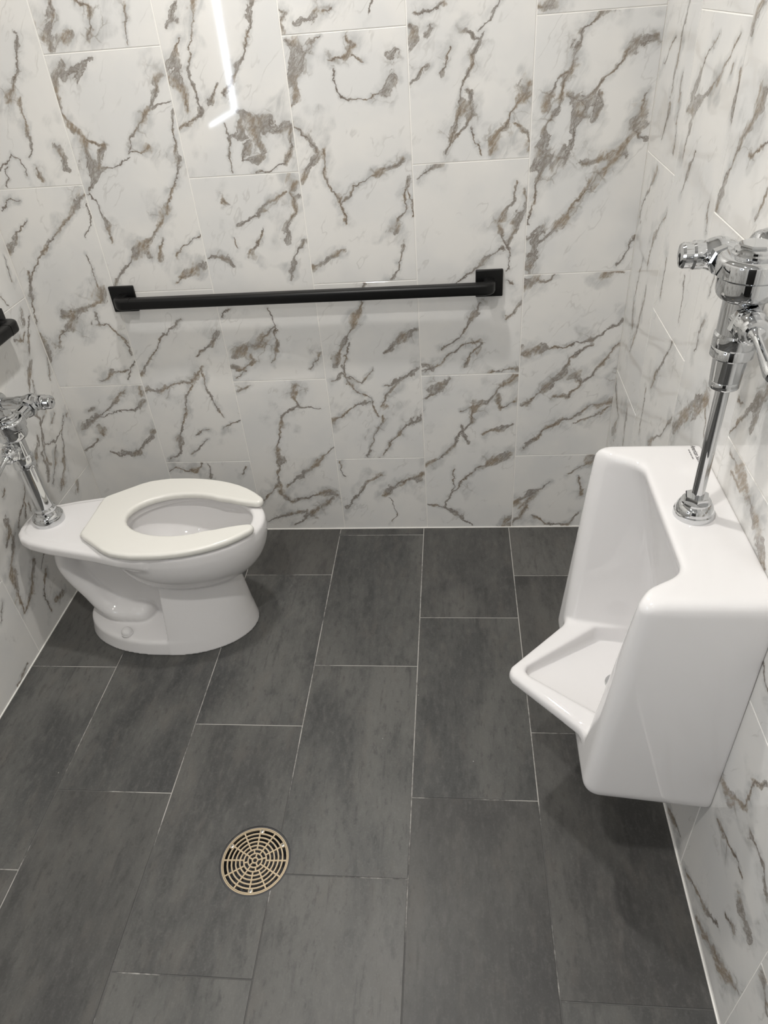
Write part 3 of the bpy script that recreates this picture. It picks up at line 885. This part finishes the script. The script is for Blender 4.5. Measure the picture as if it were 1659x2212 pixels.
# seat: open-front ring with chamfered rear corners
def seat_outline():
    half = [(.252, -.086), (.262, -.098), (.345, -.160), (.372, -.174), (.400, -.181)]
    for i in range(1, 14):
        u = .430 + (.742 - .430) * (1 - math.cos(i / 14 * math.pi / 2) ** 1.2)
        half.append((u, -.187 * math.sqrt(1 - (max(u - .470, 0) / .300) ** 2)))
    half += [(.7455, -.078), (.7500, -.068), (.7490, -.058), (.7420, -.051), (.7300, -.0495), (.7050, -.0535), (.6750, -.0610), (.6450, -.0710)]
    for i in range(0, 12):
        t = math.radians(-52 - i * 11.2)
        half.append((.515 + .155 * math.cos(t), .100 * math.sin(t)))
    half.append((.3605, -.006))
    return half + [(p[0], -p[1]) for p in reversed(half)]
SO = seat_outline()
def seat_sdf(u, v, z):
    d2 = poly_sd(u, v, SO)
    # rounded top edge, softly dished toward the hole
    return extr(d2, z, .4085, .4310, .0085)
V, Q = surface_nets(seat_sdf, (.24, -.20, .402), (.765, .20, .437), .0032)
seat = me_obj('seat', np_mesh('seat', V, Q), SEAT_M, toilet)
for sy in (-1, 1):
    bmh = box_bm(.244, .290, sy * .062 - .020, sy * .062 + .020, .4068, .4200, .004)
    bm_obj('hinge', bmh, SEAT_M, seat, True, .8)
    for bu, bv in ((.36, .145), (.66, .118)):
        bm_obj('bumper', lathe_bm([(.010, .4040), (.009, .4092)], 16, mat4=Matrix.Translation((bu, sy * bv, 0))), RUBBER, seat)
# bolt caps on the foot
for sy in (-1, 1):
    m4 = Matrix.Translation((.292, sy * .114, .0545))
    bc = lathe_bm([(.0185, -.004), (.0185, .003)] + arc_profile(.0172, .003, .0040, .0195, 7), 28, mat4=m4)
    bm_obj('bolt_cap', bc, CHINA, toilet, True, .9)

# ------------------------------------------------------------------ urinal
UY = -1.015
UX = RX + RK * UY
ZT, ZB = .827, .270
def urinal_sdf(p, q, z):
    aq = np.abs(q)
    t = np.clip((ZT - z) / (ZT - .33), 0, 1.15)
    front = .206 + .038 * t
    side = .238 + .004 * t
    # box with wings, soft corners, underside rising to the front
    bx = smax(smax(p - front, aq - side, .030), z - ZT, .026)
    bx = smax(bx, ZB - .008 + .14 * p - z, .045)
    bx = smax(bx, -p, .004)
    # pointed lip
    lip2 = poly_sd(p, q, [(.10, -.180), (.222, -.172), (.374, -.016), (.380, 0), (.374, .016), (.222, .172), (.10, .180)])
    shrink = np.clip(.372 - z, 0, .2) * 1.7
    lip = smax(lip2 + .003 + shrink, smax(z - .413, .300 - z, .02), .022)
    d = smin(bx, lip, .012)
    # hollow between the wings: open to the front and the top
    back = .130 - .085 * np.clip((ZT - z) / .40, 0, 1) ** .8
    s = np.clip((ZT - z) / (ZT - .41), 0, 1.1)
    hb = .160 - .034 * s; hf = .207 - .052 * s          # the wings thicken downwards
    f = np.clip((p - back) / np.maximum(front - back, .02), 0, 1.25)
    hw = hb + (hf - hb) * f ** 1.25 + .35 * np.clip(p - front + .020, 0, .1)
    hollow = smax(smax(back - p, aq - hw, .030), .400 - z, .006)
    # basin inside the lip
    lin2 = poly_sd(p, q, [(.045, -.128), (.172, -.132), (.336, -.012), (.341, 0), (.336, .012), (.172, .132), (.045, .128)])
    floor_z = .352 + .022 * np.clip((p - .10) / .22, 0, 1)
    basin = smax(smax(lin2, floor_z - z, .010), z - .46, .01)
    cut = smin(hollow, basin, .008)
    d = smax(d, -cut, .018)
    return d

urinal = empty('urinal', (UX, UY, ZB), RZ)
tag(urinal, 'white wall-hung urinal with tall wings and pointed lip', 'urinal')
V, Q = surface_nets(lambda x, y, z: urinal_sdf(-x, y, z + ZB), (-.40, -.262, -.022), (.010, .262, .572), .0038)
me_obj('urinal_body', np_mesh('urinal_body', V, Q), CHINA, urinal)
# drain strainer in the basin
SZ = .3555
sb = lathe_bm([(.030, 0), (.030, .003), (.026, .005), (.004, .006)], 32, mat4=Matrix.Translation((-.140, 0, SZ - ZB)))
st = bm_obj('strainer', sb, CHROME, urinal, True, .7)
for i in range(6):
    a = i * math.pi / 3
    bm_obj('strainer_hole', lathe_bm([(.0045, 0), (.0045, .0012)], 10, mat4=Matrix.Translation((-.140 + .016 * math.cos(a), .016 * math.sin(a), SZ + .0053 - ZB))), DARK, st)

def text_mesh(name, body, size, mat, parent, matrix, shear=.35, width=.72):
    cu = bpy.data.curves.new(name, 'FONT'); cu.body = body; cu.size = size; cu.shear = shear
    cu.align_x = 'CENTER'; cu.align_y = 'CENTER'; cu.extrude = .00008
    ob = bpy.data.objects.new(name, cu); link(ob)
    dg = bpy.context.evaluated_depsgraph_get(); dg.update()
    me = bpy.data.meshes.new_from_object(ob.evaluated_get(dg))
    bpy.data.objects.remove(ob); bpy.data.curves.remove(cu)
    me.materials.clear(); me.materials.append(mat)
    for v in me.vertices: v.co.x *= width
    return me_obj(name, me, mat, parent, False, matrix)

# printed maker's script on the urinal top, reads along the wall
def logo_at(px, py, zc):
    d = pix_ray(px, py); t = (zc - CAM_POS[2]) / d[2]
    return CAM_POS + t * d
lg = logo_at(1503, 984, ZT)
l0 = Vector((lg[0] - UX, lg[1] - UY, ZT - ZB + .0004))
text_mesh('logo', 'American Standard', .0135, PRINT, urinal, mat_from((0, -1, 0), (1, 0, 0), (0, 0, 1), l0))
sp = bmesh.new()                                   # a line of print too small to read
for k, w_ in enumerate((.0022, .0012, .0026, .0010, .0024, .0018, .0012, .0026, .0016)):
    c_ = bmesh.ops.create_cube(sp, size=1)['verts']
    for v in c_: v.co = Vector((-.016 + k * .0040 + v.co.x * w_, v.co.y * .0026, v.co.z * .0002))
bm_obj('small_print', sp, PRINT, urinal, matrix=mat_from((0, -1, 0), (1, 0, 0), (0, 0, 1), l0 + Vector((-.0105, 0.004, 0))))
lt = mat_from((0, -1, 0), (1, 0, 0), (0, 0, 1), (.046, .020, .4038))
text_mesh('logo', 'American Standard', .0085, simple_mat('pale_print', (.42, .40, .39), .5), toilet, lt)

# ------------------------------------------------------------------ flush valves
def flush_valve(name, label, loc, rz, side, z, stop_off, tube_r, flange_r, slim, wall_gap):
    """loc: spud centre on the china. z: heights above it. side: +1/-1 local y on which the stop stands
    local +x points away from the wall"""
    g = empty(name, loc, rz)
    tag(g, label, 'flush valve')
    Z = lambda a: Matrix.Translation((0, 0, a))
    # spud escutcheon and nut
    fr = flange_r
    if slim:
        pr = [(fr, 0), (fr, .004), (fr * .985, .010)] + arc_profile(fr * .93, .012, fr * .50, .030, 7)
    else:
        pr = [(fr, 0), (fr, .020), (fr * .97, .0225), (fr * .90, .0235), (fr * .86, .028), (fr * .74, .033), (fr * .70, .039), (fr * .60, .043)]
    bm_obj('spud_flange', lathe_bm(pr, 48), CHROME, g, True, .5)
    if slim:
        nb = lathe_bm([(.0215, .030), (.0215, .040), (.0200, .0415)], sides=6, rot=.3)
        lathe_bm([(.0245, .026), (.0245, .0315)], 32, bm=nb)
        bm_obj('spud_nut', nb, CHROME, g, True, .5)
        tube_top = z['tube']
    else:
        nb = lathe_bm([(tube_r * 1.28, .042), (tube_r * 1.28, .048), (tube_r * 1.08, .052)], 40)
        bm_obj('spud_nut', nb, CHROME, g, True, .5)
        tube_top = z['tube']
    bm_obj('flush_tube', lathe_bm([(tube_r, .035), (tube_r, tube_top)], 40), CHROME, g, True, .5)
    if slim:     # vacuum breaker sleeve below the nut
        r = .0225
        bm_obj('vacuum_breaker', lathe_bm([(r - .004, z['tube'] - .003), (r - .001, z['tube'] - .003), (r, z['tube']), (r, z['tube'] + .008), (r - .0005, z['tube'] + .009), (r + .0005, z['tube'] + .010), (r + .003, z['nut'])], 44), CHROME, g, True, .5)
    nr = z['nr']
    cn = lathe_bm([(nr - .003, z['nut'] - .006), (nr, z['nut'] - .003), (nr, z['nut'] + .010), (nr - .001, z['nut'] + .012), (nr, z['nut'] + .014), (nr, z['nut'] + .030), (nr - .003, z['nut'] + .034), (nr - .010, z['nut'] + .036)], 48)
    bm_obj('coupling_nut', cn, CHROME, g, True, .5)
    # valve body: throat, cup, wide cover band and crown
    h0, h1 = z['nut'] + .034, z['top']
    R = z['R']; th = z['throat']
    L = h1 - h0
    prof = [(th, h0), (th, h0 + L * .40)] + [(th + (R * .90 - th) * math.sin(i / 6 * math.pi / 2), h0 + L * (.40 + .14 * (1 - math.cos(i / 6 * math.pi / 2)))) for i in range(1, 7)] + \
           [(R * .90, h0 + L * .66), (R * .93, h0 + L * .665), (R, h0 + L * .69), (R, h0 + L * .84)] + \
           arc_profile(R, h0 + L * .84, R * .82, h0 + L * .90, 5)[1:] + [(R * .66, h0 + L * .905)]
    body = bm_obj('valve_body', lathe_bm(prof, 56), CHROME, g, True, .55)
    zc = h0 + L * .90
    cap = lathe_bm([(R * .66, zc), (R * .66, zc + L * .035), (R * .60, zc + L * .05), (R * .60, zc + L * .075), (R * .52, zc + L * .095), (R * .45, zc + L * .10)], 48)
    bm_obj('cover_cap', cap, CHROME, g, True, .5)
    cap2 = lathe_bm([(R * .50, zc + L * .095), (R * .50, zc + L * .12), (R * .46, zc + L * .135)], sides=8, rot=.2)
    bm_obj('cap_top', cap2, CHROME, g, True, .3)
    # handle on the side away from the stop
    hz = h0 + L * .20
    hm = frame((0, -side, 0), (0, 0, hz))
    hn = lathe_bm([(th * .80, 0), (th * .80, th + .002)], 32, mat4=hm)
    bm_obj('handle_branch', hn, CHROME, g, True, .5)
    nut = lathe_bm([(.0260, th + .001), (.0275, th + .003), (.0275, th + .011), (.0255, th + .0135)], sides=6, mat4=hm, rot=.25)
    bm_obj('handle_nut', nut, CHROME, g, True, .4)
    sk = lathe_bm([(.0235, th + .013), (.0235, th + .021), (.0205, th + .026), (.0190, th + .038), (.0165, th + .041), (.0135, th + .0415)], 40, mat4=hm)
    bm_obj('handle_socket', sk, CHROME, g, True, .5)
    y0 = -side * (th + .034)
    hb = lathe_bm([(.0120, .0), (.0120, .010), (.0085, .014), (.0065, .020), (.0066, .050), (.0085, .085), (.0092, .105), (.0075, .113), (.003, .115)], 28,
                  mat4=frame((.10, -side, -.13), (0, y0, hz)))
    bm_obj('handle', hb, CHROME, g, True, .6)
    # tailpiece from the body to the control stop
    sz = z['stop']
    tm = frame((0, side, 0), (0, 0, sz))
    tr = z['arm']
    bm_obj('body_branch', lathe_bm([(tr * 1.30, R * .45), (tr * 1.30, R * 1.02), (tr * 1.24, R * 1.10), (tr, R * 1.14)], 40, mat4=tm), CHROME, g, True, .5)
    bm_obj('tailpiece', lathe_bm([(tr, R * .8), (tr, stop_off - .012)], 36, mat4=tm), CHROME, g, True, .5)
    tn = lathe_bm([(tr * 1.22, stop_off - tr - .026), (tr * 1.42, stop_off - tr - .024), (tr * 1.42, stop_off - tr - .010), (tr * 1.3, stop_off - tr - .006)], sides=8, mat4=tm)
    bm_obj('tailpiece_nut', tn, CHROME, g, True, .35)
    # control stop: barrel along the wall axis with a stepped cap
    cs = frame((1, 0, 0), (0, side * stop_off, sz))
    q = z['sr']
    barrel = lathe_bm([(q * .66, -.040), (q * .66, -.026), (q * .80, -.024)] + [(q * (.80 + .20 * math.sin(i / 8 * math.pi)), -.022 + .040 * i / 8) for i in range(0, 9)] + [(q * .80, .020), (q * .74, .024)], 44, mat4=cs)
    bm_obj('control_stop', barrel, CHROME, g, True, .5)
    sc = lathe_bm([(q * .80, .022), (q * .82, .026), (q * .82, .036), (q * .78, .038), (q * .74, .040), (q * .74, .052), (q * .66, .056), (q * .40, .057)], 40, mat4=cs)
    bm_obj('stop_cap', sc, CHROME, g, True, .5)
    bm_obj('stop_screw', lathe_bm([(q * .13, .054), (q * .13, .0576), (q * .10, .0580)], 20, mat4=cs), DARK, g)
    # supply pipe and wall flange
    wg = wall_gap
    bm_obj('supply_pipe', lathe_bm([(z['sp'], -wg + .002), (z['sp'], -.038)], 36, mat4=cs), CHROME, g, True, .5)
    bm_obj('supply_collar', lathe_bm([(z['sp'] * 1.12, -.048), (z['sp'] * 1.12, -.034)], 36, mat4=cs), CHROME, g, True, .5)
    wf_ = z['wf']
    bm_obj('wall_flange', lathe_bm([(wf_, -wg + .0005), (wf_ * .98, -wg + .004)] + arc_profile(wf_ * .95, -wg + .006, wf_ * .55, -wg + .022, 6), 48, mat4=cs), CHROME, g, True, .5)
    return g

flush_valve('flush_valve', 'chrome flush valve with thick tube standing on the toilet', (-1.095, -.465, .4062), 0, +1,
            dict(tube=.205, nut=.198, nr=.0295, top=.356, R=.047, throat=.0255, stop=.318, arm=.0185, sr=.027, sp=.0175, wf=.036),
            .140, .0245, .0440, False, .112)
flush_valve('flush_valve', 'chrome flush valve with slim tube standing on the urinal', (.520, -1.020, ZT - .0005), math.pi + RZ, -1,
            dict(tube=.252, nut=.305, nr=.0310, top=.462, R=.0475, throat=.0285, stop=.405, arm=.0165, sr=.0275, sp=.0125, wf=.036),
            .150, .0107, .0345, True, .0715)

# ------------------------------------------------------------------ grab bars
def grab_bar(name, label, origin, length, rz):
    """origin: centre of the first flange on the wall; the bar runs along local +x, stands off along local -y"""
    g = empty(name, origin, rz)
    tag(g, label, 'grab bar')
    off, hs, rad = .052, .0165, .016
    for x in (0, length):
        bm_obj('flange', box_bm(x - .039, x + .039, -.0105, -.0004, -.039, .039, .003, 3), BLACK, g, True, .8)
    path = [(0, -.006, 0), (0, -off + rad, 0)]
    for i in range(1, 8):
        t = i / 8 * math.pi / 2
        path.append((rad - rad * math.cos(t), -off + rad - rad * math.sin(t), 0))
    path += [(rad, -off, 0), (.040, -off, 0)]
    sec = rrect(hs, hs, .0075, 4)
    bm_obj('post', sweep_bm(path, sec), BLACK, g, True, .7)
    mir = [(length - x, y, z) for x, y, z in path]
    bm_obj('post', sweep_bm(mir, sec), BLACK, g, True, .7)
    sec2 = rrect(hs - .0007, hs - .0007, .0075, 4)
    bm_obj('bar', sweep_bm([(.034, -off, 0), (length / 2, -off, 0), (length - .034, -off, 0)], sec2), BLACK, g, True, .7)
    return g
grab_bar('grab_bar', 'long matte black grab bar on the marble wall beside the toilet', (-.892, 0, .901), 1.100, 0)
grab_bar('grab_bar', 'matte black grab bar on the wall above the toilet flush valve', (LX, -.184 - .914, .900), .914, math.pi / 2)

# ------------------------------------------------------------------ floor drain
dn = empty('floor_drain', (DRAIN[0], DRAIN[1], 0))
tag(dn, 'round bronze drain grate set in the dark tile floor', 'floor drain')
cup = bmesh.new()
def ringpart(bm, r0, r1, z0, z1, n=72):
    rows = []
    for r, zz in ((r0, z0), (r1, z0), (r1, z1), (r0, z1)):
        rows.append([bm.verts.new((r * math.cos(2 * math.pi * i / n), r * math.sin(2 * math.pi * i / n), zz)) for i in range(n)])
    for a in range(4):
        A, B = rows[a], rows[(a + 1) % 4]
        for i in range(n):
            j = (i + 1) % n
            bm.faces.new((A[i], A[j], B[j], B[i]))
ringpart(cup, .0785, .0830, -.060, -.0022)
lathe_bm([(.0830, -.066), (.0830, -.060)], 72, bm=cup)
bm_obj('drain_cup', cup, RIMD, dn)
fr = bmesh.new()
ringpart(fr, .0762, .0788, -.012, -.0010)
bm_obj('grate_frame', fr, BRONZE, dn, True, .6)
gb = bmesh.new()
radii = [.0062, .0165, .0262, .0355, .0450, .0548, .0645]
for r in radii: ringpart(gb, r - .0017, r + .0017, -.005, -.0012, 48)
ringpart(gb, .0732, .0756, -.005, -.0012)
def spoke(a, r0, r1, w=.0017):
    c, s = math.cos(a), math.sin(a)
    vs = []
    for zz in (-.0049, -.0013):
        for r, t in ((r0, -w), (r1, -w), (r1, w), (r0, w)):
            vs.append(gb.verts.new((c * r - s * t, s * r + c * t, zz)))
    for f in ((0, 1, 2, 3), (7, 6, 5, 4), (0, 4, 5, 1), (1, 5, 6, 2), (2, 6, 7, 3), (3, 7, 4, 0)):
        gb.faces.new([vs[k] for k in f])
for i in range(5): spoke(2 * math.pi * (i + .2) / 5, .0062, .0165)
for i in range(8): spoke(2 * math.pi * (i + .35) / 8, .0165, .0262)
for i in range(12): spoke(2 * math.pi * i / 12 + .03, .0262, .0745)
SCREWS = [math.atan2(.034, -.068), math.atan2(.040, .061), math.atan2(-.073, .005), math.atan2(.07, .002)]
for a in SCREWS:
    lathe_bm([(.0058, -.0049), (.0058, -.0011)], 18, bm=gb, mat4=Matrix.Translation((.0700 * math.cos(a), .0700 * math.sin(a), 0)))
bm_obj('grate', gb, BRONZE, dn, True, .6)
for a in SCREWS:
    m4 = Matrix.Translation((.0700 * math.cos(a), .0700 * math.sin(a), 0))
    s_ = bm_obj('screw', lathe_bm([(.0044, -.002), (.0044, -.0006), (.0036, -.0001)], 18, mat4=m4), STEEL, dn, True, .6)
    x_ = bmesh.new()
    for k in (0, 1):
        bx_ = box_bm(-.0026 if k else -.0005, .0026 if k else .0005, -.0005 if k else -.0026, .0005 if k else .0026, -.0003, .0001)
        tmp = bpy.data.meshes.new('t'); bx_.to_mesh(tmp); bx_.free(); x_.from_mesh(tmp); bpy.data.meshes.remove(tmp)
    for v in x_.verts: v.co = m4 @ v.co
    bm_obj('screw_slot', x_, DARK, s_)
